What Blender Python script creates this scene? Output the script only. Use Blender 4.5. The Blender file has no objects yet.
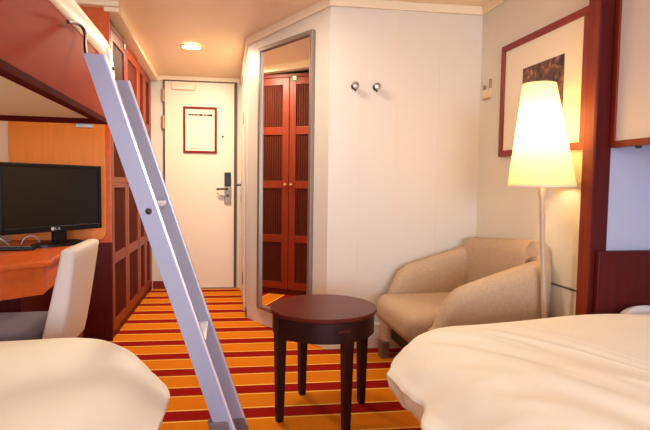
import bpy, bmesh, math, random
from mathutils import Vector, Matrix, noise
random.seed(7)
S = bpy.context.scene
COL = S.collection
R = math.radians

# ---------------------------------------------------------------- camera
def make_camera():
    yaw, pitch, roll, f = 0.201256775, -0.0602096198, 0.0145154475, 503.8
    fw = Vector((math.sin(yaw)*math.cos(pitch), math.cos(yaw)*math.cos(pitch), math.sin(pitch)))
    r = Vector((math.cos(yaw), -math.sin(yaw), 0)); u = r.cross(fw)
    r2 = r*math.cos(roll)+u*math.sin(roll); u2 = -r*math.sin(roll)+u*math.cos(roll)
    c = bpy.data.cameras.new('camera'); o = bpy.data.objects.new('camera', c); COL.objects.link(o)
    c.sensor_width = 36; c.sensor_fit = 'HORIZONTAL'; c.lens = f/650*36; c.clip_start = .02
    M = Matrix((r2, u2, -fw)).transposed().to_4x4(); M.translation = (0, 0, 1.03)
    o.matrix_world = M; S.camera = o
make_camera()

# ---------------------------------------------------------------- world, exposure, big lights
w = bpy.data.worlds.new('world'); S.world = w; w.use_nodes = True
w.node_tree.nodes['Background'].inputs[0].default_value = (.75, .82, 1, 1)
w.node_tree.nodes['Background'].inputs[1].default_value = 1.0
S.view_settings.view_transform = 'Standard'; S.view_settings.look = 'None'
S.view_settings.exposure = 0.28; S.view_settings.gamma = 1; S.view_settings.use_curve_mapping = False

def area(name, loc, rot, sx, sy, power, col, shape='RECTANGLE'):
    l = bpy.data.lights.new(name, 'AREA'); l.shape = shape; l.size = sx; l.size_y = sy
    l.energy = power; l.color = col
    o = bpy.data.objects.new(name, l); COL.objects.link(o); o.location = loc; o.rotation_euler = rot
    return o
def bulb(name, loc, power, col, radius=.04):
    l = bpy.data.lights.new(name, 'POINT'); l.energy = power; l.color = col; l.shadow_soft_size = radius
    o = bpy.data.objects.new(name, l); COL.objects.link(o); o.location = loc
    return o
WARM = (1, .8, .56); WARM2 = (1, .86, .7); LAMPC = (1, .8, .55); DAY = (.66, .78, 1)
# daylight through the window in the wall behind the camera
area('window_daylight', (0.15, -3.22, 1.25), (R(90), 0, 0), 2.3, 1.3, 142, DAY)
# an added out-of-view lamp to light the cabin, then the corridor ceiling lamp
area('added_cabin_light', (.05, 2.55, 2.14), (0, 0, 0), .3, .3, 13.5, WARM2, 'DISK')
area('corridor_lamp_light', (-.24, 4.13, 2.07), (0, 0, 0), .13, .13, 21, WARM, 'DISK')

# ---------------------------------------------------------------- materials
def srgb(r, g, b):
    f = lambda c: (c/255/12.92) if c/255 <= .04045 else ((c/255+.055)/1.055)**2.4
    return (f(r), f(g), f(b), 1)
def mat(name, col, rough=.5, metal=0, spec=.5, coat=0, bump=0, bscale=200, var=0, vscale=6, stretch=(1,1,1), emit=None, estr=0, trans=0):
    m = bpy.data.materials.new(name); m.use_nodes = True
    nt = m.node_tree; b = nt.nodes['Principled BSDF']
    b.inputs['Base Color'].default_value = col; b.inputs['Roughness'].default_value = rough
    b.inputs['Metallic'].default_value = metal; b.inputs['Specular IOR Level'].default_value = spec
    b.inputs['Coat Weight'].default_value = coat; b.inputs['Coat Roughness'].default_value = .08
    if trans: b.inputs['Transmission Weight'].default_value = trans
    if emit: b.inputs['Emission Color'].default_value = emit; b.inputs['Emission Strength'].default_value = estr
    tc = nt.nodes.new('ShaderNodeTexCoord'); mp = nt.nodes.new('ShaderNodeMapping')
    mp.inputs['Scale'].default_value = stretch; nt.links.new(tc.outputs['Object'], mp.inputs[0])
    if var:
        n = nt.nodes.new('ShaderNodeTexNoise'); n.inputs['Scale'].default_value = vscale; n.inputs['Detail'].default_value = 5
        nt.links.new(mp.outputs[0], n.inputs['Vector'])
        rp = nt.nodes.new('ShaderNodeValToRGB'); e = rp.color_ramp.elements
        e[0].position = .3; e[1].position = .7
        e[0].color = tuple(c*(1-var) for c in col[:3])+(1,); e[1].color = tuple(min(1, c*(1+var)) for c in col[:3])+(1,)
        nt.links.new(n.outputs['Fac'], rp.inputs[0]); nt.links.new(rp.outputs[0], b.inputs['Base Color'])
    if bump:
        n = nt.nodes.new('ShaderNodeTexNoise'); n.inputs['Scale'].default_value = bscale
        nt.links.new(mp.outputs[0], n.inputs['Vector'])
        bp = nt.nodes.new('ShaderNodeBump'); bp.inputs['Strength'].default_value = bump; bp.inputs['Distance'].default_value = .002
        nt.links.new(n.outputs['Fac'], bp.inputs['Height']); nt.links.new(bp.outputs[0], b.inputs['Normal'])
    return m
WG = (30, 30, 1.6)     # vertical grain
M = dict(
    wall=mat('wall_cream_laminate', srgb(224, 214, 196), .42, var=.012, vscale=2),
    ceil=mat('ceiling_panel', srgb(250, 226, 190), .38, var=.012, vscale=2),
    cornice=mat('cornice_cream', srgb(244, 226, 190), .4),
    foldp=mat('folded_bunk_panel', srgb(206, 194, 188), .5),
    niche=mat('niche_white', srgb(188, 187, 206), .5),
    doorw=mat('door_cream', srgb(238, 222, 196), .4),
    gap=mat('door_gap', srgb(90, 70, 52), .6),
    wood=mat('wardrobe_cherry', srgb(126, 38, 8), .4, var=.16, vscale=2.2, stretch=WG, spec=.35),
    reed=mat('reeded_panel', srgb(80, 27, 9), .6, spec=.15, var=.18, vscale=3, stretch=WG),
    orange=mat('orange_veneer', srgb(234, 136, 42), .36, var=.07, vscale=1.5, stretch=WG),
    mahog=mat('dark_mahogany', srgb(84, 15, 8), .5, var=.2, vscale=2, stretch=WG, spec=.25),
    post=mat('post_wood', srgb(126, 36, 8), .5, var=.16, vscale=2, stretch=WG, spec=.35),
    bunk=mat('bunk_board_wood', srgb(160, 54, 24), .55, var=.06, vscale=1.5, stretch=(20, 1.2, 20), spec=.06),
    edge=mat('dark_edge', srgb(84, 14, 8), .7, spec=.05),
    desk=mat('desk_veneer', srgb(206, 92, 34), .3, var=.12, vscale=1.5, stretch=(20, 1.4, 20), coat=.25),
    table=mat('table_mahogany', srgb(86, 24, 14), .32, var=.12, vscale=1.6, stretch=(3, 24, 3), spec=.25),
    tleg=mat('table_leg_wood', srgb(40, 10, 8), .4, var=.12, vscale=2, stretch=WG, spec=.3),
    picf=mat('picture_frame_wood', srgb(136, 38, 12), .45, var=.12, vscale=3),
    padding=mat('cream_rail', srgb(238, 222, 198), .45),
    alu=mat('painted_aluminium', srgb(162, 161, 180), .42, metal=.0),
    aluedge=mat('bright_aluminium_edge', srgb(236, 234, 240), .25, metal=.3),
    chrome=mat('brushed_steel', srgb(190, 186, 180), .25, metal=1),
    silver=mat('mirror_frame_silver', srgb(158, 146, 134), .5, metal=.75),
    brass=mat('brass_knob', srgb(214, 170, 96), .25, metal=1),
    dark=mat('dark_bronze', srgb(52, 40, 32), .4, metal=.5),
    black=mat('black_gloss_plastic', srgb(12, 11, 11), .35, spec=.35),
    screen=mat('tv_screen', srgb(16, 13, 11), .28, spec=.4),
    foot=mat('ladder_foot_plastic', srgb(116, 98, 98), .55),
    seatshade=mat('under_seat_shade', srgb(30, 28, 28), .7),
    mirror=mat('mirror_glass', (.93, .93, .92, 1), .015, metal=1),
    duvet=mat('white_cotton', srgb(252, 246, 228), .85, spec=.2, bump=.12, bscale=60),
    linen=mat('white_pillow_cotton', srgb(240, 236, 230), .85, spec=.2),
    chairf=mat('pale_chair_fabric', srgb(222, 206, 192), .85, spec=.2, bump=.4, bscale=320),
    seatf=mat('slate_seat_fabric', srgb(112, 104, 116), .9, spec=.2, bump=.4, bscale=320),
    sofa=mat('tan_weave', srgb(190, 162, 132), .9, spec=.2, var=.08, vscale=90, bump=.6, bscale=260),
    sofaleg=mat('armchair_leg', srgb(120, 84, 58), .6),
    notf=mat('notice_frame_wood', srgb(122, 36, 14), .5, spec=.2),
    paper=mat('paper', srgb(240, 226, 204), .8),
    ink=mat('ink', srgb(74, 56, 46), .8),
    slot=mat('plate_slot_tan', srgb(176, 138, 100), .5),
    plate=mat('switch_plate_cream', srgb(232, 206, 168), .4),
    white=mat('white_enamel', srgb(236, 230, 220), .4),
    green=mat('sign_green', srgb(70, 100, 66), .5),
    lampoff=mat('lamp_trim', srgb(240, 226, 200), .4),
    pole=mat('satin_nickel_pole', srgb(214, 194, 166), .35, metal=.35),
    logo=mat('logo_silver', srgb(190, 190, 190), .4),
    frost=mat('lit_lens', (1, .9, .75, 1), .4, emit=(1, .88, .68, 1), estr=14),
    lensm=mat('lit_lens_added', (1, .9, .75, 1), .4, emit=(1, .88, .68, 1), estr=8),
)

def carpet_material():
    m = bpy.data.materials.new('striped_carpet'); m.use_nodes = True; nt = m.node_tree; b = nt.nodes['Principled BSDF']
    b.inputs['Roughness'].default_value = .95; b.inputs['Specular IOR Level'].default_value = .1
    tc = nt.nodes.new('ShaderNodeTexCoord'); sp = nt.nodes.new('ShaderNodeSeparateXYZ'); nt.links.new(tc.outputs['Object'], sp.inputs[0])
    def mth(op, a, v):
        n = nt.nodes.new('ShaderNodeMath'); n.operation = op; nt.links.new(a, n.inputs[0]); n.inputs[1].default_value = v; return n.outputs[0]
    P = .2645
    sk = mth('MULTIPLY', sp.outputs['X'], .065); ad = nt.nodes.new('ShaderNodeMath'); nt.links.new(sk, ad.inputs[0]); nt.links.new(sp.outputs['Y'], ad.inputs[1])
    x = mth('ADD', ad.outputs[0], -2.188+10*P); x = mth('DIVIDE', x, P); x = mth('FRACT', x, 0)
    rp = nt.nodes.new('ShaderNodeValToRGB'); rp.color_ramp.interpolation = 'CONSTANT'; e = rp.color_ramp.elements
    red = srgb(154, 15, 5); yel = srgb(252, 196, 92); org = srgb(226, 126, 12)
    e[0].position = 0; e[0].color = red; e[1].position = .37; e[1].color = yel
    for p_, c in ((.415, org), (.955, yel)):
        q = e.new(p_); q.color = c
    nt.links.new(x, rp.inputs[0])
    n = nt.nodes.new('ShaderNodeTexNoise'); n.inputs['Scale'].default_value = 350; nt.links.new(tc.outputs['Object'], n.inputs['Vector'])
    mx = nt.nodes.new('ShaderNodeMixRGB'); mx.blend_type = 'MULTIPLY'; mx.inputs[0].default_value = .25
    nt.links.new(rp.outputs[0], mx.inputs[1]); nt.links.new(n.outputs['Fac'], mx.inputs[2]); nt.links.new(mx.outputs[0], b.inputs['Base Color'])
    bp = nt.nodes.new('ShaderNodeBump'); bp.inputs['Strength'].default_value = .5; bp.inputs['Distance'].default_value = .004
    nt.links.new(n.outputs['Fac'], bp.inputs['Height']); nt.links.new(bp.outputs[0], b.inputs['Normal'])
    return m
M['carpet'] = carpet_material()

def shade_material():
    m = bpy.data.materials.new('lit_shade_fabric'); m.use_nodes = True; nt = m.node_tree; nt.nodes.clear()
    o = nt.nodes.new('ShaderNodeOutputMaterial'); d = nt.nodes.new('ShaderNodeBsdfDiffuse'); t = nt.nodes.new('ShaderNodeBsdfTranslucent')
    mx = nt.nodes.new('ShaderNodeMixShader'); mx.inputs[0].default_value = .55
    d.inputs[0].default_value = srgb(250, 236, 200); t.inputs[0].default_value = srgb(255, 243, 212)
    nt.links.new(d.outputs[0], mx.inputs[1]); nt.links.new(t.outputs[0], mx.inputs[2]); nt.links.new(mx.outputs[0], o.inputs[0])
    return m
M['shade'] = shade_material()

def print_material():
    m = bpy.data.materials.new('foliage_print'); m.use_nodes = True; nt = m.node_tree; b = nt.nodes['Principled BSDF']
    b.inputs['Roughness'].default_value = .6
    tc = nt.nodes.new('ShaderNodeTexCoord')
    n = nt.nodes.new('ShaderNodeTexNoise'); n.inputs['Scale'].default_value = 14; n.inputs['Detail'].default_value = 4; n.inputs['Distortion'].default_value = 1.6
    nt.links.new(tc.outputs['Object'], n.inputs['Vector'])
    rp = nt.nodes.new('ShaderNodeValToRGB'); e = rp.color_ramp.elements
    e[0].position = .34; e[0].color = srgb(52, 34, 30); e[1].position = .72; e[1].color = srgb(196, 150, 134)
    q = e.new(.5); q.color = srgb(104, 74, 62); q = e.new(.6); q.color = srgb(140, 84, 54)
    nt.links.new(n.outputs['Fac'], rp.inputs[0]); nt.links.new(rp.outputs[0], b.inputs['Base Color'])
    return m
M['print'] = print_material()

# ---------------------------------------------------------------- mesh helpers
def NB(): return bmesh.new()
def xf(bm, vs, m):
    if m is not None: bmesh.ops.transform(bm, matrix=m, verts=vs)
def box(bm, x0, x1, y0, y1, z0, z1, bev=0, seg=2, m=None):
    t = bmesh.new(); bmesh.ops.create_cube(t, size=1)
    for v in t.verts:
        v.co = ((x0+x1)/2+v.co.x*(x1-x0), (y0+y1)/2+v.co.y*(y1-y0), (z0+z1)/2+v.co.z*(z1-z0))
    if bev: bmesh.ops.bevel(t, geom=t.edges[:], offset=min(bev, .45*min(abs(x1-x0), abs(y1-y0), abs(z1-z0))), segments=seg, affect='EDGES', profile=.5)
    merge(bm, t, m); return bm
def merge(bm, t, m=None):
    if m is not None: bmesh.ops.transform(t, matrix=m, verts=t.verts[:])
    vm = {v: bm.verts.new(v.co) for v in t.verts}
    for f in t.faces:
        try: bm.faces.new([vm[v] for v in f.verts])
        except ValueError: pass
    t.free()
def prism(bm, pts, h0, h1, axis='Z', bev=0, m=None, seg=2):
    def P(a, b, h):
        return {'Z': (a, b, h), 'Y': (a, h, b), 'X': (h, a, b)}[axis]
    t = bmesh.new()
    lo = [t.verts.new(P(a, b, h0)) for a, b in pts]; hi = [t.verts.new(P(a, b, h1)) for a, b in pts]
    n = len(pts)
    t.faces.new(lo[::-1]); t.faces.new(hi)
    for i in range(n): t.faces.new((lo[i], lo[(i+1) % n], hi[(i+1) % n], hi[i]))
    bmesh.ops.recalc_face_normals(t, faces=t.faces[:])
    if bev:
        es = [e for e in t.edges if len(e.link_faces) == 2 and e.calc_face_angle(0) > R(40)]
        bmesh.ops.bevel(t, geom=es, offset=bev, segments=seg, affect='EDGES', profile=.5)
    merge(bm, t, m); return bm
def lathe(bm, prof, c=(0, 0, 0), n=40, m=None, cap=True):
    t = bmesh.new(); rings = []
    for r, z in prof:
        rings.append([t.verts.new((c[0]+r*math.cos(2*math.pi*i/n), c[1]+r*math.sin(2*math.pi*i/n), c[2]+z)) for i in range(n)])
    for a, b in zip(rings, rings[1:]):
        for i in range(n): t.faces.new((a[i], a[(i+1) % n], b[(i+1) % n], b[i]))
    if cap:
        t.faces.new(rings[0][::-1]); t.faces.new(rings[-1])
    bmesh.ops.recalc_face_normals(t, faces=t.faces[:])
    merge(bm, t, m); return bm
def tube(bm, pts, r, n=12):
    t = bmesh.new(); pts = [Vector(p) for p in pts]; rings = []; up = Vector((0, 0, 1))
    prev = None
    for i, p in enumerate(pts):
        d = (pts[min(i+1, len(pts)-1)]-pts[max(i-1, 0)]).normalized()
        if prev is None:
            a = d.cross(up) if abs(d.dot(up)) < .95 else d.cross(Vector((1, 0, 0)))
        else: a = prev-d*prev.dot(d)
        a.normalize(); prev = a; b = d.cross(a)
        rr = r[i] if isinstance(r, (list, tuple)) else r
        rings.append([t.verts.new(p+a*rr*math.cos(2*math.pi*k/n)+b*rr*math.sin(2*math.pi*k/n)) for k in range(n)])
    for a, b in zip(rings, rings[1:]):
        for i in range(n): t.faces.new((a[i], a[(i+1) % n], b[(i+1) % n], b[i]))
    t.faces.new(rings[0][::-1]); t.faces.new(rings[-1])
    bmesh.ops.recalc_face_normals(t, faces=t.faces[:])
    merge(bm, t); return bm
def smooth_path(pts, n=6):
    P = [Vector(p) for p in pts]; out = []
    for i in range(len(P)-1):
        a, b, c, d = P[max(i-1, 0)], P[i], P[i+1], P[min(i+2, len(P)-1)]
        for k in range(n):
            t = k/n
            out.append(.5*((2*b)+(c-a)*t+(2*a-5*b+4*c-d)*t*t+(3*b-a-3*c+d)*t**3))
    out.append(P[-1]); return out
def obj(name, bm, material, parent=None, off=None, smooth=False, label=None):
    bmesh.ops.recalc_face_normals(bm, faces=bm.faces[:])
    me = bpy.data.meshes.new(name)
    if off is not None: bmesh.ops.translate(bm, verts=bm.verts[:], vec=-Vector(off))
    if smooth:
        for f in bm.faces: f.smooth = True
        for e in bm.edges:
            if len(e.link_faces) == 2 and e.calc_face_angle(0) > R(38): e.smooth = False
    bm.to_mesh(me); bm.free(); me.materials.append(material)
    o = bpy.data.objects.new(name, me); COL.objects.link(o)
    if parent is not None: o.parent = parent
    if label: o['label'] = label
    return o
def thing(name, label, cat, loc=(0, 0, 0), rz=0, group=None):
    o = bpy.data.objects.new(name, None); COL.objects.link(o); o.empty_display_size = .05
    o.location = loc; o.rotation_euler = (0, 0, rz); o['label'] = label; o['category'] = cat
    if group: o['group'] = group
    return o
def tag(o, label, cat, group=None):
    o['label'] = label; o['category'] = cat
    if group: o['group'] = group
    return o
def struct(name, bm, m, parent=None, off=None, label=None, cat=None, smooth=False):
    o = obj(name, bm, m, parent, off, smooth)
    if parent is None: o['kind'] = 'structure'
    if label: o['label'] = label
    if cat: o['category'] = cat
    return o
def copy_tree(o, parent=None):
    c = o.copy(); COL.objects.link(c)
    if parent is not None: c.parent = parent
    for ch in list(o.children): copy_tree(ch, c)
    return c

# ---------------------------------------------------------------- key planes
CZ = 2.155                                 # ceiling
XL, XR, YB, YE = -1.27, 1.603, 3.04, 5.03   # left wall, right wall, back wall, end wall
XW = -.69                                   # wardrobe fronts
XC = .185                                   # corridor right wall
DA = Vector((.185, 3.855, 0)); DD = Vector((.4848, -.8746, 0)); DN = Vector((-.8746, -.4848, 0)); DL = .932
XN = 2.0                                    # bed niche wall
YREAR = -3.2
AL = -.065                                  # end wall, back wall and carpet run a few degrees off square
WS = .02                                   # the wardrobe row closes in slightly towards the door
def xw(y): return XW+WS*(y-3.42)
def cz(y): return CZ-.06*max(0, y-YB)      # the corridor ceiling falls slightly towards the door
def turn(o, px, py):
    o.matrix_world = Matrix.Translation((px, py, 0)) @ Matrix.Rotation(AL, 4, 'Z') @ Matrix.Translation((-px, -py, 0)) @ o.matrix_world

# ---------------------------------------------------------------- structure
struct('floor', box(NB(), XL-.1, XN+.1, YREAR-.1, YE+.1, -.08, 0), M['carpet'], label='orange and red striped carpet floor', cat='floor')
struct('ceiling', prism(NB(), [(YREAR-.1, CZ), (YB, CZ), (YE+.2, cz(YE+.2)), (YE+.2, CZ+.08), (YREAR-.1, CZ+.08)], XL-.1, XN+.1, 'X'), M['ceil'], label='smooth peach cream ceiling', cat='ceiling')
struct('wall_left', box(NB(), XL-.1, XL, YREAR, YE+.05, 0, CZ), M['wall'], label='cream wall behind the desk', cat='wall')
def yb(x): return YB+AL*(x-.637)
def bwall(x0, x1, d, z0, z1, bev=0):
    return prism(NB(), [(x0, yb(x0)-d), (x1, yb(x1)-d), (x1, yb(x1)+.1), (x0, yb(x0)+.1)], z0, z1, bev=bev)
struct('wall_back', bwall(XC+.452, XR+.1, 0, 0, CZ), M['wall'], label='cream wall with the two coat hooks', cat='wall')
struct('wall_right', box(NB(), XR, XR+.1, 1.97, YB+.1, 0, CZ), M['wall'], label='cream wall with the framed picture', cat='wall')
struct('wall_niche', box(NB(), XN, XN+.1, YREAR, 2.0, 0, CZ), M['niche'], label='white wall of the right bed niche', cat='wall')
# diagonal wall behind the mirror
def dquad(s0, s1, z0, z1, d0, d1, bm=None, bev=0):
    """box along the diagonal wall: s along it, d out into the room"""
    bm = bm or NB()
    m = Matrix(((DD.x, DN.x, 0, DA.x), (DD.y, DN.y, 0, DA.y), (0, 0, 1, 0), (0, 0, 0, 1)))
    return box(bm, s0, s1, d0, d1, z0, z1, bev=bev, m=m)
struct('wall_diagonal', prism(NB(), [(XC, 3.855), (XC+.452, YB), (XC+.56, YB+.02), (XC+.10, 3.91)], 0, CZ), M['wall'], label='angled cream wall carrying the tall mirror', cat='wall')
struct('wall_corridor', box(NB(), XC, XC+.1, 3.87, YE-.01, 0, CZ), M['wall'], label='cream corridor wall with the bathroom door', cat='wall')
wend = struct('wall_end', box(NB(), XL-.2, XC+.2, YE, YE+.1, 0, CZ), M['wall'], label='cream wall around the cabin door', cat='wall')
turn(wend, -.2, YE)
# rear wall with the daylight window, behind the camera
bm = NB(); box(bm, XL-.1, -1.0, YREAR-.1, YREAR, 0, CZ); box(bm, 1.3, XN+.1, YREAR-.1, YREAR, 0, CZ)
box(bm, -1.0, 1.3, YREAR-.1, YREAR, 0, .6); box(bm, -1.0, 1.3, YREAR-.1, YREAR, 1.9, CZ)
struct('wall_rear', bm, M['wall'], label='cream wall with the window', cat='wall')
bm = NB()
for a in ((-1.0, -.96, .64, 1.86), (1.26, 1.3, .64, 1.86), (-1.0, 1.3, .6, .64), (-1.0, 1.3, 1.86, 1.9)):
    box(bm, a[0], a[1], YREAR-.06, YREAR+.012, a[2], a[3])
struct('window_1', bm, M['white'], label='white framed cabin window', cat='window')
# divider between sitting corner and bed niche
struct('wall_divider', box(NB(), 1.60, XN, 1.90, 1.97, 0, CZ), M['niche'], label='white partition at the end of the right bed', cat='wall')
struct('trim_11', box(NB(), 1.557, 1.635, 1.8885, 1.8965, 0, CZ, bev=.002), M['mahog'], label='dark mahogany facing on the bed side of the post', cat='post')
struct('trim_1', box(NB(), 1.555, 1.603, 1.897, 1.966, 0, CZ, bev=.004), M['post'], label='tall dark cherry post beside the lamp', cat='post')
# cornices
def cornice(n, bm): struct('trim_%d' % n, bm, M['cornice'], label='cream ceiling cornice strip', cat='cornice')
cornice(2, bwall(XC+.44, XR, .018, CZ-.052, CZ, .004))
def sloped(x0, x1, y0, y1, h, bm=None):
    return prism(bm or NB(), [(y0, cz(y0)-h), (y1, cz(y1)-h), (y1, cz(y1)+.004), (y0, cz(y0)+.004)], x0, x1, 'X', bev=.004)
bm = dquad(-.01, DL+.01, 0, 1, -.002, .018)
for v_ in bm.verts: v_.co.z = cz(v_.co.y)-.055*(1-v_.co.z)
cornice(3, bm)
cornice(4, box(NB(), XR-.018, XR, 1.97, YB-.08, CZ-.052, CZ, bev=.004))
cornice(5, sloped(XC-.018, XC, 3.86, YE-.02, .055))
o_ = struct('trim_6', box(NB(), XW+.06, XC-.02, YE-.02, YE, cz(YE)-.042, cz(YE)+.004, bev=.004), M['cornice'], label='cream ceiling cornice strip', cat='cornice'); turn(o_, -.2, YE)
bm = sloped(XW-.03, XW+.06, 3.385, YE, .055); sloped(XL+.002, XW+.06, 3.36, 3.42, .03, bm)
for v_ in bm.verts: v_.co.x += WS*(v_.co.y-3.42)
cornice(7, bm)
# baseboards
struct('baseboard_back', bwall(XC+.45, XR, .012, 0, .06, .003), M['cornice'], label='cream skirting under the hooks', cat='baseboard')
struct('baseboard_right', box(NB(), XR-.012, XR, 1.97, YB-.012, 0, .06, bev=.003), M['cornice'], label='cream skirting behind the armchair', cat='baseboard')
o_ = struct('baseboard_end', box(NB(), -.655, -.556, YE-.014, YE, 0, .075, bev=.002), M['post'], label='brown skirting piece beside the cabin door', cat='baseboard'); turn(o_, -.2, YE)
struct('baseboard_corridor', box(NB(), XC-.008, XC, 3.87, 3.98, 0, .06), M['gap'], label='dark skirting piece by the bathroom door', cat='baseboard')
# thin panel joints on walls
bm = NB()
for xs in (.83, 1.06, 1.33): box(bm, xs-.001, xs+.001, yb(xs)-.0008, yb(xs)+.01, .06, CZ-.042)
struct('trim_8', bm, M['plate'], label='thin vertical joints of the back wall panels', cat='trim')
struct('trim_9', box(NB(), XR-.004, XR+.01, 1.97, 2.26, .553, .561), M['gap'], label='thin horizontal wall joint under the lamp', cat='trim')

# cabin door at the corridor end
D1 = (-.21, YE, 0)
bm = NB(); y = YE
d = struct('door_1', box(NB(), -.535, .112, YE-.028, YE-.002, .012, 1.985, bev=.003), M['doorw'], label='cream cabin door with steel lever and framed notice', cat='door')
bm = NB()
for a in ((-.552, -.535, 0, 1.985), (.112, .137, 0, 1.985), (-.552, .137, 1.985, 2.0)): box(bm, a[0], a[1], YE-.02, YE-.001, a[2], a[3])
o = obj('door_frame', bm, M['gap'], d)
obj('threshold', box(NB(), -.56, .137, YE-.05, YE-.001, 0, .012), M['chrome'], d)
obj('closer', box(NB(), -.47, -.25, YE-.052, YE-.028, 1.905, 1.97, bev=.006), M['doorw'], d)
for z in (.25, 1.60, 1.85):
    bm = NB(); lathe(bm, [(.014, -.06), (.014, .06)], (-.55, YE-.03, z), 10); obj('hinge', bm, M['slot'], d, smooth=True)
obj('lock_reader', box(NB(), .022, .083, YE-.052, YE-.028, 1.0, 1.135, bev=.006), M['black'], d)
lp = obj('lock_plate', box(NB(), .022, .085, YE-.046, YE-.028, .83, 1.0, bev=.005), M['silver'], d)
bm = NB(); tube(bm, smooth_path([(.05, YE-.046, .975), (.05, YE-.085, .975), (.02, YE-.092, .975), (-.05, YE-.09, .972)]), .009, 10); obj('lever', bm, M['dark'], lp, smooth=True)
bm = NB(); lathe(bm, [(.012, 0), (.012, .01), (.008, .014)], (0, 0, 0), 14, m=Matrix.Translation((.055, YE-.046, .91)) @ Matrix.Rotation(R(90), 4, 'X')); obj('keyhole', bm, M['dark'], lp, smooth=True)
bm = NB(); tube(bm, smooth_path([(.035, YE-.046, .905), (-.02, YE-.062, .915), (-.045, YE-.065, .935)]), .006, 8); obj('thumb_turn', bm, M['chrome'], lp, smooth=True)
bm = NB(); lathe(bm, [(.01, 0), (.01, .006)], m=Matrix.Translation((.004, YE-.028, 1.477)) @ Matrix.Rotation(R(90), 4, 'X'), n=14); obj('peephole', bm, M['dark'], d, smooth=True)
turn(d, -.2, YE)

# bathroom door in the corridor wall
d2 = struct('door_2', box(NB(), XC-.012, XC-.001, 4.12, 4.86, .012, 1.95, bev=.002), M['doorw'], label='cream bathroom door on the corridor right wall', cat='door')
bm = NB()
for a in ((4.08, 4.12, 0, 1.95), (4.86, 4.90, 0, 1.95), (4.08, 4.9, 1.95, 1.99)): box(bm, XC-.02, XC-.001, a[0], a[1], a[2], a[3], bev=.003)
obj('door_frame', bm, M['wall'], d2)
obj('lock_plate', box(NB(), XC-.018, XC-.012, 4.74, 4.79, .86, 1.06, bev=.002), M['chrome'], d2)
bm = NB(); tube(bm, [(XC-.012, 4.765, 1.015), (XC-.06, 4.765, 1.015), (XC-.066, 4.70, 1.015), (XC-.064, 4.655, 1.013)], .009, 10); obj('lever', bm, M['dark'], d2, smooth=True)
for z in (.26, 1.55, 1.84):
    bm = NB(); lathe(bm, [(.008, -.05), (.008, .05)], (XC-.018, 4.115, z), 10); obj('hinge', bm, M['chrome'], d2, smooth=True)

# ---------------------------------------------------------------- wardrobes
def wardrobe(label, y0, doors, knobs_at, width=.5):
    """doors: count; local origin at front near bottom corner"""
    t = thing('wardrobe', label, 'wardrobe', (xw(y0), y0, 0), -math.atan(WS), 'wardrobes along the corridor')
    L = doors*width
    zt_ = cz(y0+L)-.05
    obj('carcass', box(NB(), -.575, -.024, .002, L-.002, .05, zt_, bev=.002), M['wood'], t)
    obj('plinth', box(NB(), -.55, -.012, .002, L-.002, 0, .05), M['mahog'], t)
    obj('top_rail', box(NB(), -.024, -.002, .002, L-.002, 2.0, zt_), M['wood'], t)
    Z0, Z1 = .055, 1.995
    for i in range(doors):
        a, b = i*width+.003, (i+1)*width-.003
        s = .062
        bm = NB()
        box(bm, -.022, 0, a, a+s, Z0, Z1, bev=.002); box(bm, -.022, 0, b-s, b, Z0, Z1, bev=.002)
        for z0, z1 in ((Z0, .12), (.49, .56), (.99, 1.06), (1.48, 1.55), (1.93, Z1)): box(bm, -.021, -.001, a+s, b-s, z0, z1, bev=.002)
        dr = obj('door', bm, M['wood'], t)
        bm = NB(); n = 15; ww = (b-a-2*s)/n
        for z0, z1 in ((.12, .49), (.56, .99), (1.06, 1.48), (1.55, 1.93)):
            for k in range(n):
                yy = a+s+k*ww
                prism(bm, [(-.020, yy), (-.012, yy+ww*.12), (-.010, yy+ww*.5), (-.012, yy+ww*.88), (-.020, yy+ww)], z0, z1)
        obj('reeded_panel', bm, M['reed'], dr)
        if i in knobs_at:
            ky = b-.026 if knobs_at[i] > 0 else a+.026
            bm = NB(); lathe(bm, [(.006, 0), (.006, .014), (.016, .02), (.017, .027), (.011, .034)], m=Matrix.Translation((0, ky, 1.025)) @ Matrix.Rotation(R(90), 4, 'Y'), n=18)
            obj('knob', bm, M['brass'], dr, smooth=True)
    return t
wa = wardrobe('cherry double wardrobe nearest the desk, with reeded panels and brass knobs', 3.42, 2, {0: 1, 1: -1}, .47)
o = obj('side_panel', box(NB(), -.575, -.002, -.014, .001, .64, CZ-.035, bev=.002), M['desk'], wa)
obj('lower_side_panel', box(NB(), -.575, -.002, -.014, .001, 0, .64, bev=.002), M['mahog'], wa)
wb = wardrobe('cherry double wardrobe with reeded panels nearest the cabin door', 4.363, 2, {0: 1, 1: -1}, .304)
struct('trim_10', box(NB(), XL, xw(5)-.004, 4.978, YE-.002, 0, cz(YE)-.05), M['wood'], label='narrow cherry filler strip beside the cabin door', cat='trim')
sg = thing('emergency_sign', 'small green square sign high on the wardrobe, seen in the mirror', 'sign', (xw(3.84), 3.84, 1.985), -math.atan(WS))
obj('plate', box(NB(), 0, .003, -.026, .026, -.026, .026), M['green'], sg)
bm = NB(); box(bm, .003, .004, -.014, .014, -.016, .016); obj('white_symbol', bm, M['paper'], sg)

# ---------------------------------------------------------------- downlight
def downlight(label, x, y, r, lens):
    t = thing('downlight', label, 'ceiling light', (x, y, cz(y)))
    obj('trim_ring', lathe(NB(), [(r*.78, -.001), (r*.8, -.008), (r, -.006), (r*1.05, 0)], n=36, cap=False), M['lampoff'], t, smooth=True)
    obj('lens', lathe(NB(), [(r*.79, -.003), (r*.5, -.006), (.01, -.007)], n=36), M[lens], t, smooth=True)
downlight('small round lit downlight in the corridor ceiling', -.24, 4.13, .085, 'frost')
downlight('added round lit downlight, out of view between wardrobe and bunk', .05, 2.55, .10, 'lensm')

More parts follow.
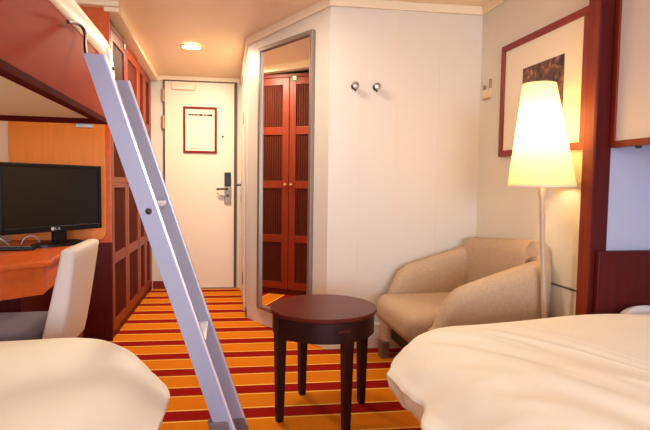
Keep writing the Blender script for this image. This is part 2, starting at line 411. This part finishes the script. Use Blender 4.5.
# ---------------------------------------------------------------- mirror
mr = thing('wall_mirror', 'tall narrow mirror in a slim silver frame on the angled wall', 'mirror', DA+DD*.485+DN*.0+Vector((0, 0, .115)))
OFF = mr.location
s0, s1, z0, z1 = .178, .795, .115, 1.995
bm = NB()
for a in ((s0, s0+.028, z0, z1), (s1-.028, s1, z0, z1), (s0+.028, s1-.028, z0, z0+.03), (s0+.028, s1-.028, z1-.03, z1)):
    dquad(a[0], a[1], a[2], a[3], .001, .03, bm, bev=.005)
obj('frame', bm, M['silver'], mr, OFF)
obj('glass', dquad(s0+.02, s1-.02, z0+.02, z1-.02, .004, .012), M['mirror'], mr, OFF)

# ---------------------------------------------------------------- coat hooks, vent, switch
def hook(label, x):
    t = thing('coat_hook', label, 'coat hook', (x, yb(x), 1.632), AL, 'coat hooks on the back wall')
    bm = NB(); lathe(bm, [(.021, 0), (.021, .004), (.012, .008), (.008, .03)], n=20, m=Matrix.Rotation(R(90), 4, 'X')); obj('rosette', bm, M['dark'], t, smooth=True)
    bm = NB(); lathe(bm, [(.008, 0), (.02, .006), (.023, .014), (.018, .022), (.006, .026)], n=20, m=Matrix.Translation((0, -.03, 0)) @ Matrix.Rotation(R(90), 4, 'X')); obj('knob', bm, M['chrome'], t, smooth=True)
    bm = NB(); tube(bm, smooth_path([(0, -.012, -.008), (0, -.022, -.026), (0, -.034, -.03)]), .005, 8); obj('prong', bm, M['dark'], t, smooth=True)
hook('steel coat hook on the back wall, the one nearer the mirror', .79)
hook('steel coat hook on the back wall, the one nearer the picture', .925)
v = thing('vent_grille', 'white slatted vent low on the back wall between table and armchair', 'vent', (.93, yb(.93), .05), AL)
obj('frame', box(NB(), -.22, .08, -.022, -.012, .012, .12, bev=.003), M['white'], v)
bm = NB()
for k in range(6): box(bm, -.21, .07, -.03, -.020, .02+k*.016, .028+k*.016, bev=.002)
obj('slats', bm, M['cornice'], v)
sw = thing('wall_switch', 'small cream switch plate on the right wall by the corner', 'switch', (XR, 2.885, 1.63))
obj('plate', box(NB(), -.012, 0, -.048, .042, -.058, -.0, bev=.003), M['plate'], sw)
for k, (yy, h) in enumerate(((.03, .03), (-.042, .055))):
    obj('prong', box(NB(), -.018, 0, yy-.003, yy+.004, .0, h, bev=.002), M['slot'], sw)
obj('lower_lip', box(NB(), -.02, -.010, -.042, .036, -.06, -.055, bev=.002), M['slot'], sw)

# ---------------------------------------------------------------- framed door notice
t = thing('framed_notice', 'thin red framed white notice on the cabin door', 'notice', (-.21, YE-.028, 1.535), AL)
bm = NB()
for a in ((-.157, .157, .195, .217), (-.157, .157, -.222, -.200), (-.157, -.136, -.200, .195), (.136, .157, -.200, .195)): box(bm, a[0], a[1], -.016, 0, a[2], a[3], bev=.003)
obj('frame', bm, M['notf'], t)
obj('paper', box(NB(), -.145, .145, -.008, -.001, -.21, .205), M['paper'], t)
bm = NB(); rr = random.Random(3); x = -.11
while x < .11:
    ww = rr.uniform(.004, .016); hh = rr.uniform(.006, .022); box(bm, x, x+ww+.004, -.0092, -.008, .14-hh/2, .14+hh/2); x += ww+.003
obj('heading', bm, M['ink'], t)
obj('footer_line', box(NB(), -.11, -.01, -.0092, -.008, -.181, -.177), M['ink'], t)
obj('small_mark', box(NB(), -.06, -.05, -.0092, -.008, .06, .09), M['plate'], t)
obj('small_mark', box(NB(), -.07, -.067, -.0092, -.008, -.1, -.06), M['plate'], t)

# ---------------------------------------------------------------- picture on the right wall
t = thing('framed_picture', 'large cherry framed print with wide cream mat behind the lamp', 'picture', (XR, 2.345, 1.521))
Y0, Y1, Z0, Z1 = -.355, .361, -.315, .316; fwd = .024
bm = NB(); fw_ = .034
for a in ((Y0, Y1, Z1-fw_, Z1), (Y0, Y1, Z0, Z0+fw_), (Y0, Y0+fw_, Z0+fw_, Z1-fw_), (Y1-fw_, Y1, Z0+fw_, Z1-fw_)): box(bm, -fwd, 0, a[0], a[1], a[2], a[3], bev=.004)
obj('frame', bm, M['picf'], t)
obj('mat', box(NB(), -.012, -.002, Y0+.02, Y1-.02, Z0+.02, Z1-.02), M['paper'], t)
obj('print', box(NB(), -.0135, -.011, 2.181-2.367, 2.52-2.367, -.2, .148), M['print'], t)

# ---------------------------------------------------------------- left bunk, folded out
BX, BY1, BY0 = -.48, 2.31, -.25
t = thing('upper_bunk', 'fold-out upper bunk with red-brown side board above the left bed', 'bunk bed', (BX, BY1, 1.272))
OFF = t.location
obj('side_board', box(NB(), BX-.025, BX, BY0, BY1, 1.295, 1.56, bev=.003), M['bunk'], t, OFF)
obj('end_board', box(NB(), XL+.02, BX-.025, BY1-.025, BY1, 1.295, 1.50, bev=.003), M['bunk'], t, OFF)
obj('underside', box(NB(), XL+.02, BX-.02, BY0, BY1-.01, 1.292, 1.315), M['cornice'], t, OFF)
bm = NB(); box(bm, BX-.03, BX+.003, BY0, BY1+.003, 1.272, 1.297, bev=.003); box(bm, XL+.02, BX-.028, BY1-.03, BY1+.003, 1.272, 1.297, bev=.003)
obj('edge_strip', bm, M['edge'], t, OFF, label='dark red strip along the lower edge')
bm = NB()
prism(bm, [(BX-.05, 1.545), (BX+.002, 1.535), (BX+.012, 1.56), (BX+.008, 1.60), (BX-.005, 1.632), (BX-.03, 1.642), (BX-.06, 1.636), (BX-.07, 1.60)], BY0, BY1-.03, 'Y', bev=.006)
rl = obj('guard_rail', bm, M['padding'], t, OFF, smooth=True, label='cream rail along the top of the side board')
bm = NB()
prism(bm, [(-.06, 1.636), (.0, 1.625), (.016, 1.58), (.026, 1.50), (.03, 1.47), (.018, 1.465), (.008, 1.51), (-.02, 1.56), (-.06, 1.57)], BY1-.05, BY1+.02, 'Y', bev=.006, m=Matrix.Translation((BX, 0, 0)))
obj('end_cap', bm, M['padding'], rl, OFF, smooth=True)
bm = NB(); lathe(bm, [(.007, 0), (.007, .006), (.004, .008)], n=12, m=Matrix.Translation((BX+.026, BY1-.02, 1.505)) @ Matrix.Rotation(R(90), 4, 'Y')); obj('screw', bm, M['dark'], rl, OFF, smooth=True)
obj('latch', box(NB(), BX-.13, BX-.06, BY1-.002, BY1+.014, 1.255, 1.285, bev=.003), M['chrome'], t, OFF)

# ---------------------------------------------------------------- ladder
t = thing('bunk_ladder', 'pale grey aluminium ladder leaning against the upper bunk', 'ladder', (.05, 1.86, 0))
OFF = t.location
def stile(y0, thick):
    xt, xb, zt, wd = -.35, .112, 1.415, .063
    bm = NB()
    # broad outer web with turned edges: a channel section
    def xr(z): return xt+(zt-z)/zt*(xb-xt)
    for (a, b, ya, yb) in ((-wd, 0, y0, y0+.006), (-wd, -wd+.006, y0+.0062, y0+thick), (-.006, 0, y0+.0062, y0+thick)):
        prism(bm, [(xr(.03)+a, .03), (xr(.03)+b, .03), (xr(zt)+b, zt), (xr(zt)+a, zt)], ya, yb, 'Y')
    s = obj('stile', bm, M['alu'], t, OFF)
    bm = NB(); prism(bm, [(xr(.03)-.006, .03), (xr(.03)+.001, .03), (xr(zt)+.001, zt), (xr(zt)-.006, zt)], y0-.001, y0+.004, 'Y')
    obj('bright_edge', bm, M['aluedge'], s, OFF)
    return s, xr, wd
sA, xr, wd = stile(1.66, .028); sB, _, _ = stile(2.06, .028)
for z in (.96, .475):
    x = xr(z)
    obj('tread', box(NB(), x-wd+.006, x-.012, 1.668, 2.06, z-.018, z, bev=.003), M['aluedge'], t, OFF)
    for yy in (1.66,):
        if z > .9:
            bm = NB(); lathe(bm, [(.010, 0), (.010, .003), (.006, .005)], n=14, m=Matrix.Translation((x-.026, yy, z-.022)) @ Matrix.Rotation(R(90), 4, 'X')); obj('bolt', bm, M['dark'], sA, OFF, smooth=True)
for s, y0 in ((sA, 1.656), (sB, 2.056)):
    zt = .24 if s is sA else .06
    bm = NB(); sh = .018 if s is sA else .004
    prism(bm, [(xr(0)-wd-sh, 0), (xr(0)+.004-sh, 0), (xr(zt)+.002-sh, zt), (xr(zt)-wd-sh, zt)], y0, y0+.036, 'Y', bev=.004)
    obj('foot', bm, M['foot'], s, OFF)
c = NB(); tube(c, smooth_path([(-0.462, 1.692, 1.513),(-0.462, 1.779, 1.536),(-0.46, 1.842, 1.543),(-0.455, 1.859, 1.525),(-0.445, 1.816, 1.478),(-0.43, 1.777, 1.427),(-0.42, 1.784, 1.398),(-0.415, 1.801, 1.382)], 5), .0055, 8)
tag(obj('safety_cord', c, M['dark'], smooth=True), 'short dark cord hooked between bunk rail and ladder top', 'cord')

# ---------------------------------------------------------------- desk
t = thing('desk', 'orange veneered desk built along the left wall', 'desk', (-1.0, 2.9, 0))
OFF = t.location
out = [(XL+.002, 3.403), (-.765, 3.403), (-.79, 3.15), (-.822, 2.9), (-.80, 2.62), (-.785, 2.54), (-.80, 2.50), (-.84, 2.478), (-.934, 2.40), (-1.05, 2.33), (XL+.002, 2.28)]
obj('top', prism(NB(), out, .632, .66, bev=.006), M['desk'], t, OFF, smooth=True)
ins = [(XL+.002, 3.40), (-.79, 3.40), (-.815, 3.15), (-.847, 2.9), (-.825, 2.62), (-.815, 2.53), (-.85, 2.505), (-.945, 2.425), (-1.055, 2.355), (XL+.002, 2.31)]
obj('apron', prism(NB(), ins, .50, .632, bev=.003), M['desk'], t, OFF)
# back board with a rounded lower right corner
r_ = .05; pts = [(XL+.002, .662), ]
for k in range(9):
    a = -math.pi/2+k*math.pi/16; pts.append((-.722-r_+r_*math.cos(a), .662+r_+r_*math.sin(a)))
pts += [(-.722, 1.5), (XL+.002, 1.5)]
obj('back_board', prism(NB(), pts, 3.388, 3.404, 'Y'), M['orange'], t, OFF)
obj('support', box(NB(), XL+.002, -.92, 3.30, 3.40, 0, .50), M['mahog'], t, OFF)
obj('drawer_pedestal', box(NB(), XL+.002, -.99, 2.75, 3.30, .02, .50, bev=.003), M['mahog'], t, OFF)

# ---------------------------------------------------------------- television
TV0 = Vector((-1.094, 2.85, 0)); TV1 = Vector((-.706, 3.30, 0)); mid = (TV0+TV1)/2
ang = math.atan2(TV1.y-TV0.y, TV1.x-TV0.x)
t = thing('television', 'black flat screen television turned on the orange desk', 'television', (mid.x-.03, mid.y+.02, .661), ang)
hw = (TV1-TV0).length/2; zb, zt = .082, .462
bm = NB(); box(bm, -hw, hw, 0, .045, zb, zt, bev=.008)
obj('housing', bm, M['black'], t)
bm = NB()
for a in ((-hw, hw, zt-.02, zt), (-hw, hw, zb, zb+.032), (-hw, -hw+.02, zb, zt), (hw-.02, hw, zb, zt)): box(bm, a[0], a[1], -.01, .004, a[2], a[3], bev=.004)
bz = obj('bezel', bm, M['black'], t)
obj('screen', box(NB(), -hw+.018, hw-.018, -.003, .002, zb+.03, zt-.018), M['screen'], t)
obj('neck', box(NB(), .0, .08, .01, .04, .015, zb+.02, bev=.006), M['black'], t)
obj('base', lathe(NB(), [(.0, 0), (.15, 0), (.15, .012), (.1, .022), (.05, .026), (.0, .026)], (0, 0, 0), 36, m=Matrix.Translation((.05, .03, 0)) @ Matrix.Diagonal((1.1, .6, 1, 1)), cap=False), M['black'], t, smooth=True)
# maker's mark: round emblem and two letters on the lower bezel
for ch, lx in (('L', -.006), ('G', .009)):
    cv = bpy.data.curves.new('letter', 'FONT'); cv.body = ch; cv.size = .022; cv.extrude = .0006
    tmp = bpy.data.objects.new('tmp', cv); COL.objects.link(tmp)
    dg = bpy.context.evaluated_depsgraph_get(); dg.update()
    me = bpy.data.meshes.new_from_object(tmp.evaluated_get(dg)); bpy.data.objects.remove(tmp)
    me.transform(Matrix.Translation((lx, -.0112, zb+.009)) @ Matrix.Rotation(R(90), 4, 'X'))
    me.materials.clear(); me.materials.append(M['logo'])
    lo = bpy.data.objects.new('letter', me); COL.objects.link(lo); lo.parent = bz
obj('emblem', lathe(NB(), [(.010, 0), (.010, .0012)], n=24, m=Matrix.Translation((-.02, -.010, zb+.017)) @ Matrix.Rotation(R(90), 4, 'X')), M['logo'], bz)
# slim box in front of the television
t = thing('set_top_box', 'slim black box lying on the desk under the television', 'box', (-1.10, 2.92, .661), R(4))
obj('body', box(NB(), -.12, .12, -.03, .03, 0, .02, bev=.004), M['black'], t)
obj('top_strip', box(NB(), -.105, .105, -.026, -.006, .0195, .022, bev=.001), M['chrome'], t)
for i, (pth, lb) in enumerate((([(-1.235, 3.02, .666), (-1.235, 3.02, .705), (-1.20, 3.02, .715), (-1.17, 3.03, .70), (-1.16, 3.08, .666)], 'white looped cable behind the left end of the television'),
                               ([(-1.13, 3.16, .666), (-1.11, 3.16, .70), (-1.08, 3.17, .712), (-1.06, 3.19, .70), (-1.05, 3.22, .666)], 'pale cable showing under the middle of the television'))):
    c = NB(); tube(c, smooth_path(pth, 6), .003, 8); tag(obj('cable', c, M['white'], smooth=True), lb, 'cable', 'cables behind the television')

# ---------------------------------------------------------------- desk chair
t = thing('desk_chair', 'pale upholstered armless chair with tall back by the desk', 'chair', (-.8, 2.25, 0))
OFF = t.location
t2 = bmesh.new()
n = 14; W = .39; rows = []
for i in range(n+1):
    z = .36+(.755-.36)*i/n
    f = (z-.36)/.395
    xo = -.612+.064*f**.85; th = .085-.03*f
    yw = W/2-.012*(1-f)
    rows.append((xo, th, yw, z))
def rrect(x0, x1, y0, y1, r, k=4):
    out = []
    for cx, cy, a0 in ((x1-r, y1-r, 0), (x0+r, y1-r, 90), (x0+r, y0+r, 180), (x1-r, y0+r, 270)):
        for j in range(k+1):
            a = R(a0+90*j/k); out.append((cx+r*math.cos(a), cy+r*math.sin(a)))
    return out
def loft(rings):
    bm = bmesh.new(); vr = [[bm.verts.new(p) for p in r] for r in rings]
    for a, b in zip(vr, vr[1:]):
        for i in range(len(a)): bm.faces.new((a[i], a[(i+1) % len(a)], b[(i+1) % len(a)], b[i]))
    bm.faces.new(vr[0][::-1]); bm.faces.new(vr[-1]); return bm
rings = []
for (xo, th, yw, z) in rows: rings.append([(x, y, z) for x, y in rrect(xo-th, xo, 2.25-yw, 2.25+yw, .018)])
xo, th, yw, z = rows[-1]
for dz, ins in ((.008, .004), (.014, .012), (.016, .022)): rings.append([(x, y, z+dz) for x, y in rrect(xo-th+ins, xo-ins, 2.25-yw+ins, 2.25+yw-ins, .006)])
t2.free()
obj('backrest', loft(rings), M['chairf'], t, OFF, smooth=True)
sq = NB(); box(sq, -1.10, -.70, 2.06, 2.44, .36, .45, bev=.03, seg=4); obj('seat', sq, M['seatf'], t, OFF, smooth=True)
obj('seat_frame', box(NB(), -1.09, -.62, 2.075, 2.43, .325, .362, bev=.004), M['post'], t, OFF)
for (x, y) in ((-.68, 2.08), (-.68, 2.42), (-1.06, 2.08), (-1.06, 2.42)):
    bm = NB(); dx = .05 if x > -.9 else 0
    prism(bm, [(x-.02+dx, 0), (x+.012+dx, 0), (x+.02, .37), (x-.02, .37)], y-.018, y+.018, 'Y', bev=.003); obj('leg', bm, M['post'], t, OFF)

# ---------------------------------------------------------------- beds
def rr_path(x0, x1, y0, y1, r, n):
    pts = []
    segs = [('l', (x1, y0+r), (x1, y1-r)), ('a', (x1-r, y1-r), 0), ('l', (x1-r, y1), (x0+r, y1)), ('a', (x0+r, y1-r), 90),
            ('l', (x0, y1-r), (x0, y0+r)), ('a', (x0+r, y0+r), 180), ('l', (x0+r, y0), (x1-r, y0)), ('a', (x1-r, y0+r), 270)]
    for s in segs:
        if s[0] == 'l':
            a, b = s[1], s[2]; L = math.hypot(b[0]-a[0], b[1]-a[1]); k = max(2, int(L/n))
            for j in range(k): pts.append((a[0]+(b[0]-a[0])*j/k, a[1]+(b[1]-a[1])*j/k))
        else:
            k = max(3, int(r*1.57/n))
            for j in range(k):
                an = R(s[2]+90*j/k); pts.append((s[1][0]+r*math.cos(an), s[1][1]+r*math.sin(an)))
    return pts
def duvet(x0, x1, y0, y1, r, prof, seed, fold, dome=.02, step=.018, shape=None):
    """prof: list of (inset, z) from hem up over the shoulder on to the top"""
    fine = []
    for (a0, z0), (a1, z1) in zip(prof, prof[1:]):
        for q in range(3): fine.append((a0+(a1-a0)*q/3, z0+(z1-z0)*q/3))
    prof = fine+[prof[-1]]
    base = rr_path(x0, x1, y0, y1, r, step)
    cx, cy = (x0+x1)/2, (y0+y1)/2
    hx, hy = (x1-x0)/2, (y1-y0)/2
    N = len(base); nor = []
    for i in range(N):
        a = Vector(base[i-1]); b = Vector(base[(i+1) % N]); d = (b-a).normalized(); nor.append(Vector((d.y, -d.x)))
    rings = []
    for inset, z in prof:
        ring = []
        for i, (x, y) in enumerate(base):
            r6 = .6*r; p6 = Vector((x, y))-nor[i]*min(inset, r6)
            if inset < r6: q = p6
            else:
                k = inset-r6
                q = Vector((cx+(p6.x-cx)*(1-k/(hx-r6)), cy+(p6.y-cy)*(1-k/(hy-r6))))
            ring.append(Vector((q.x, q.y, z)))
        rings.append(ring)
    ztop = max(p[1] for p in prof)
    bm = bmesh.new()
    for k, ring in enumerate(rings):
        for i, p in enumerate(ring):
            side = max(0, min(1, (ztop-.03-p.z)/.12))
            n1 = noise.noise(Vector((p.x*2.2, p.y*2.2, p.z*2+seed)))
            n2 = noise.noise(Vector((p.x*9, p.y*9, p.z*1.2+seed*2)))
            n3 = noise.noise(Vector((p.x*20, p.y*20, p.z*2+seed*3)))
            dsp = side*(n1*.03+fold*n2*.034+fold*n3*.010)
            p.x += nor[i].x*dsp; p.y += nor[i].y*dsp
            top = 1-side
            if fold > .6:
                d_ = Vector((p.x*.92+p.y*.38, -p.x*.38+p.y*.92, 0))
                near = max(0, min(1, (1.2-p.x)/.45))*max(0, min(1, (1.68-p.y)/.2))
                wv = noise.noise(Vector((d_.x*13, d_.y*2.2, seed)))+.5*noise.noise(Vector((d_.x*24, d_.y*4, seed+5)))
                p.z += top*near*.014*(1-abs(wv)*2)
            p.z += top*(.016 if fold > .6 else .006)*(n1+.35*noise.noise(Vector((p.x*5, p.y*5, seed))))
            p.z += 0*(.016*n1+.006*noise.noise(Vector((p.x*5, p.y*5, seed))))
            if shape: shape(p)
    vr = [[bm.verts.new(p) for p in r_] for r_ in rings]
    for a, b in zip(vr, vr[1:]):
        for i in range(N): bm.faces.new((a[i], a[(i+1) % N], b[(i+1) % N], b[i]))
    last = rings[-1]; c = sum(last, Vector())/N
    for sc in (.92, .84, .76, .68, .6, .52, .44, .36, .28, .2, .12, .05):
        row = []
        for p in last:
            q = c+(p-c)*sc; q.z = c.z+(p.z-c.z)*sc+.006*noise.noise(Vector((q.x*4, q.y*4, seed)))
            row.append(bm.verts.new(q))
        for i in range(N): bm.faces.new((vr[-1][i], vr[-1][(i+1) % N], row[(i+1) % N], row[i]))
        vr.append(row)
    bm.faces.new(vr[-1]); bmesh.ops.recalc_face_normals(bm, faces=bm.faces[:])
    if bm.faces[:][-1].normal.z < 0: bmesh.ops.reverse_faces(bm, faces=bm.faces[:])
    bm.normal_update()
    inner = {v: bm.verts.new(v.co-v.normal*.016) for v in [v for r_ in vr for v in r_]}
    for f in bm.faces[:]: bm.faces.new([inner[v] for v in reversed(f.verts)])
    h = vr[0]
    for i in range(N): bm.faces.new((h[(i+1) % N], h[i], inner[h[i]], inner[h[(i+1) % N]]))
    return bm
PROF = [(.045, .27), (.03, .29), (.012, .32), (.002, .36), (0, .395), (.012, .43), (.035, .46), (.07, .482), (.115, .496), (.17, .504), (.24, .51), (.30, .512), (.36, .514), (.42, .515)]
def bed(name, label, x0, x1, y0, y1):
    t = thing('single_bed', label, 'bed', ((x0+x1)/2, (y0+y1)/2, 0), 0, 'single beds'); off = t.location
    obj('base', box(NB(), x0, x1, y0, y1, .12, .26, bev=.008), M['mahog'], t, off)
    obj('mattress', box(NB(), x0+.01, x1-.01, y0+.01, y1-.01, .26, .44, bev=.04, seg=3), M['linen'], t, off, smooth=True)
    for sx in (x0+.08, x1-.08):
        for sy in (y0+.08, y1-.08): obj('leg', lathe(NB(), [(.025, 0), (.03, .12)], (sx, sy, 0), 14), M['dark'], t, off, smooth=True)
    return t
bed('single_bed', 'bed under the upper bunk on the left', XL+.15, -.36, -.3, 1.60)
bed('single_bed', 'bed in the niche on the right below the cupboard', .80, XN-.2, -.2, 1.60)
def shl(p):
    k = max(0, min(1, (p.x+.52)/.36)); p.z += .044*max(0, min(1, (p.z-.4)/.1)); p.z -= .09*k*k*max(0, min(1, (p.z-.36)/.12))
def shp(p):
    k = max(0, min(1, (.84-p.x)/.27)); p.z += .036*max(0, min(1, (p.z-.4)/.1)); p.z -= .085*k*k*max(0, min(1, (p.z-.36)/.12))
o = obj('duvet', duvet(XL+.03, -.175, -.45, 1.80, .22, PROF, 1.3, .25, shape=shl), M['duvet'], smooth=True)
tag(o, 'smooth white duvet spread over the left bed', 'duvet', 'white duvets')
PROF2 = [(a, b) for a, b in PROF]
o = obj('duvet', duvet(.562, XN-.05, -.35, 1.80, .2, PROF2, 4.7, 1.25, shape=shp), M['duvet'], smooth=True)
tag(o, 'rumpled white duvet with folds over the right bed', 'duvet', 'white duvets')
# pillow by the headboard
def pillow(hx, hy, hz):
    bm = NB(); n = 22; vs = {}
    for s in (1, -1):
        for i in range(n+1):
            for j in range(n+1):
                u, v = 2*i/n-1, 2*j/n-1
                e = max(0, (1-u**4)*(1-v**4))**.5
                if s == -1 and (i in (0, n) or j in (0, n)): vs[s, i, j] = vs[1, i, j]; continue
                px = u*(1-.06*v*v); py = v*(1-.06*u*u)
                vs[s, i, j] = bm.verts.new((px*hx, py*hy, s*hz*e*(.85+.15*noise.noise(Vector((u*2, v*2, s))))))
    for s in (1, -1):
        for i in range(n):
            for j in range(n):
                f = [vs[s, i, j], vs[s, i+1, j], vs[s, i+1, j+1], vs[s, i, j+1]]
                bm.faces.new(f if s == 1 else f[::-1])
    return bm
pb = pillow(.16, .028, .07)
o = obj('pillow', pb, M['linen'], smooth=True); o.location = (1.82, 1.826, .468)
tag(o, 'white pillow lying against the dark headboard', 'pillow')
# headboard
o = tag(obj('headboard', box(NB(), 1.578, XN-.005, 1.862, 1.886, .1, .762, bev=.004), M['mahog']), 'dark mahogany headboard panel at the end of the right bed', 'headboard')

# ---------------------------------------------------------------- folded right bunk
PX = 1.62; PY1, PY0 = 1.886, -.15
t = thing('folded_bunk', 'white panelled upper bunk with cherry frame folded up on the right', 'bunk bed', (PX, PY1, 1.205)); OFF = t.location
bm = NB()
for a in ((PY0, PY1, 1.205, 1.232), (PY0, PY1, 2.02, 2.05), (PY1-.028, PY1, 1.232, 2.02), (PY0, PY0+.03, 1.232, 2.02)): box(bm, PX, PX+.035, a[0], a[1], a[2], a[3], bev=.003)
obj('frame', bm, M['post'], t, OFF)
obj('panel', box(NB(), PX+.008, PX+.03, PY0+.02, PY1-.02, 1.225, 2.03), M['foldp'], t, OFF)
obj('box_body', box(NB(), PX+.03, XN-.03, PY0, PY1-.004, 1.215, 2.05), M['niche'], t, OFF)
bm = NB(); lathe(bm, [(.012, 0), (.012, .008), (.006, .012)], n=16, m=Matrix.Translation((PX+.016, 1.745, 1.205)) @ Matrix.Rotation(R(180), 4, 'X')); obj('catch', bm, M['dark'], t, OFF, smooth=True)

# ---------------------------------------------------------------- round table
t = thing('side_table', 'round dark mahogany side table with four legs on the striped carpet', 'table', (.446, 2.19, 0), R(17))
RT = .24; HT = .487
obj('top', lathe(NB(), [(0, HT-.02), (RT-.006, HT-.02), (RT, HT-.015), (RT, HT-.005), (RT-.004, HT), (0, HT)], n=72, cap=False), M['table'], t, smooth=True)
obj('apron', lathe(NB(), [(RT-.012, HT-.105), (RT-.012, HT-.02), (RT-.03, HT-.02), (RT-.03, HT-.105), (RT-.012, HT-.105)], n=72, cap=False), M['tleg'], t, smooth=True)
for k in range(4):
    a = math.pi/2*k+R(180); bm = NB(); x = RT-.03
    m = Matrix.Rotation(a, 4, 'Z')
    tt = loft([[(px, py, z) for px, py in rrect(x-hw_, x+hw_, -hw_, hw_, .003, 2)] for z, hw_ in ((0, .014), (.02, .0155), (HT-.105, .022), (HT-.021, .022))])
    merge(bm, tt, m); obj('leg', bm, M['tleg'], t)
a0 = R(285-12)
bm = NB(); box(bm, RT-.016, RT-.006, -.03, .03, HT-.06, HT-.048, bev=.002, m=Matrix.Rotation(R(263), 4, 'Z')); obj('pull', bm, M['table'], t)

# ---------------------------------------------------------------- armchair
t = thing('armchair', 'tan woven tub armchair in the corner under the picture', 'armchair', (1.225, 2.535, 0), R(.5))
def tub():
    # local: back at +x, front towards -x ; U path from near arm (y<0) round the back to the far arm
    bx, fx, hy, r = .372, -.245, .40, .09
    path = []
    for k in range(15): path.append((fx+(bx-r-fx)*k/14, -hy, 0, -1))
    for k in range(1, 9): a = R(-90+90*k/9); path.append((bx-r+r*math.cos(a), -hy+r+r*math.sin(a), math.cos(a), math.sin(a)))
    for k in range(7): path.append((bx, -hy+r+(2*hy-2*r)*k/6, 1, 0))
    for k in range(1, 9): a = R(90*k/9); path.append((bx-r+r*math.cos(a), hy-r+r*math.sin(a), math.cos(a), math.sin(a)))
    for k in range(15): path.append((bx-r-(bx-r-fx)*k/14, hy, 0, 1))
    rings = []
    for i, (x, y, nx, ny) in enumerate(path):
        u = (x-fx)/(bx-fx)
        h = .505+.19*u**.85+(.05+.03*(-y/hy) if abs(y) < hy-.07 else 0)
        if u < .22: h -= .14*(1-u/.22)**2.4
        near_corner = 0
        th = .135-.02*(1-u)
        z0 = .06; ring = []
        prof = [(0, z0), (.0, z0+.1), (.004, h*.6), (0, h-.07), (.012, h-.03), (.035, h-.006), (.065, h), (th-.03, h-.008), (th-.008, h-.035), (th, h-.08), (th, h*.6), (th, z0+.1), (th, z0)]
        for d, z in prof: ring.append((x-nx*d, y-ny*d, z))
        rings.append(ring)
    # close the arm fronts softly
    def shrink(ring, dx, k):
        c = sum((Vector(p) for p in ring), Vector())/len(ring)
        return [tuple(Vector(((p[0]+dx), c.y+(p[1]-c.y)*k, c.z+(p[2]-c.z)*(1-(1-k)*.25))) ) for p in ring]
    rings = [shrink(rings[0], -.03, .55), shrink(rings[0], -.018, .85)]+rings+[shrink(rings[-1], -.018, .85), shrink(rings[-1], -.03, .55)]
    return loft(rings)
obj('back_and_arms', tub(), M['sofa'], t, smooth=True)
bm = NB(); box(bm, -.35, .23, -.277, .277, .245, .40, bev=.06, seg=5)
for v_ in bm.verts:
    if v_.co.z > .33: v_.co.z += .012*math.cos(v_.co.y/.26*1.4)*math.cos((v_.co.x+.09)/.31*1.3)
obj('seat_cushion', bm, M['sofa'], t, smooth=True)
obj('seat_base', box(NB(), -.24, .25, -.275, .275, .12, .26, bev=.01), M['seatshade'], t)  # near-black colour stands in for the shade beneath the seat
for x, y in ((-.27, -.31), (-.27, .31), (.25, -.26), (.25, .26)): obj('leg', box(NB(), x-.025, x+.025, y-.03, y+.03, 0, .1, bev=.004), M['sofaleg'], t)

# ---------------------------------------------------------------- floor lamp
LX, LY, TILT = 1.518, 2.09, .068     # the lamp leans a little to the left
t = thing('floor_lamp', 'lit floor lamp with tapered cream shade and slim metal pole', 'lamp', (LX, LY, 0))
obj('base', lathe(NB(), [(.0, 0), (.065, 0), (.065, .012), (.04, .02), (.016, .03), (.0, .03)], n=40, cap=False), M['pole'], t, smooth=True)
obj('pole', lathe(NB(), [(.012, .025), (.012, .98), (.018, 1.0), (.018, 1.05), (.010, 1.06), (.010, 1.15)], n=24), M['pole'], t, smooth=True)
sh = NB()
lathe(sh, [(.147, 1.035), (.1465, 1.05), (.072, 1.502), (.0703, 1.502), (.144, 1.05), (.1445, 1.035), (.147, 1.035)], n=64, cap=False)
s_ = obj('shade', sh, M['shade'], t, smooth=True)
bm = NB(); lathe(bm, [(.148, 1.034), (.1475, 1.042), (.1445, 1.042), (.145, 1.034), (.148, 1.034)], n=64, cap=False); obj('hem', bm, M['padding'], s_, smooth=True)
bm = NB()
for k in range(3):
    a = R(120*k+20); tube(bm, [(0.009*math.cos(a), .009*math.sin(a), 1.12), (.133*math.cos(a), .133*math.sin(a), 1.12)], .002, 6)
obj('spider', bm, M['pole'], s_)
obj('bulb', lathe(NB(), [(.012, 1.15), (.014, 1.17), (.03, 1.21), (.032, 1.23), (.02, 1.258), (.002, 1.264)], n=20), M['frost'], t, smooth=True)
for ch in t.children_recursive:
    if ch.name.split('.')[0] != 'base':
        for v_ in ch.data.vertices: v_.co.x -= TILT*v_.co.z
bulb('lamp_bulb_light', (LX-TILT*1.3, LY, 1.30), 5.5, LAMPC, .03)
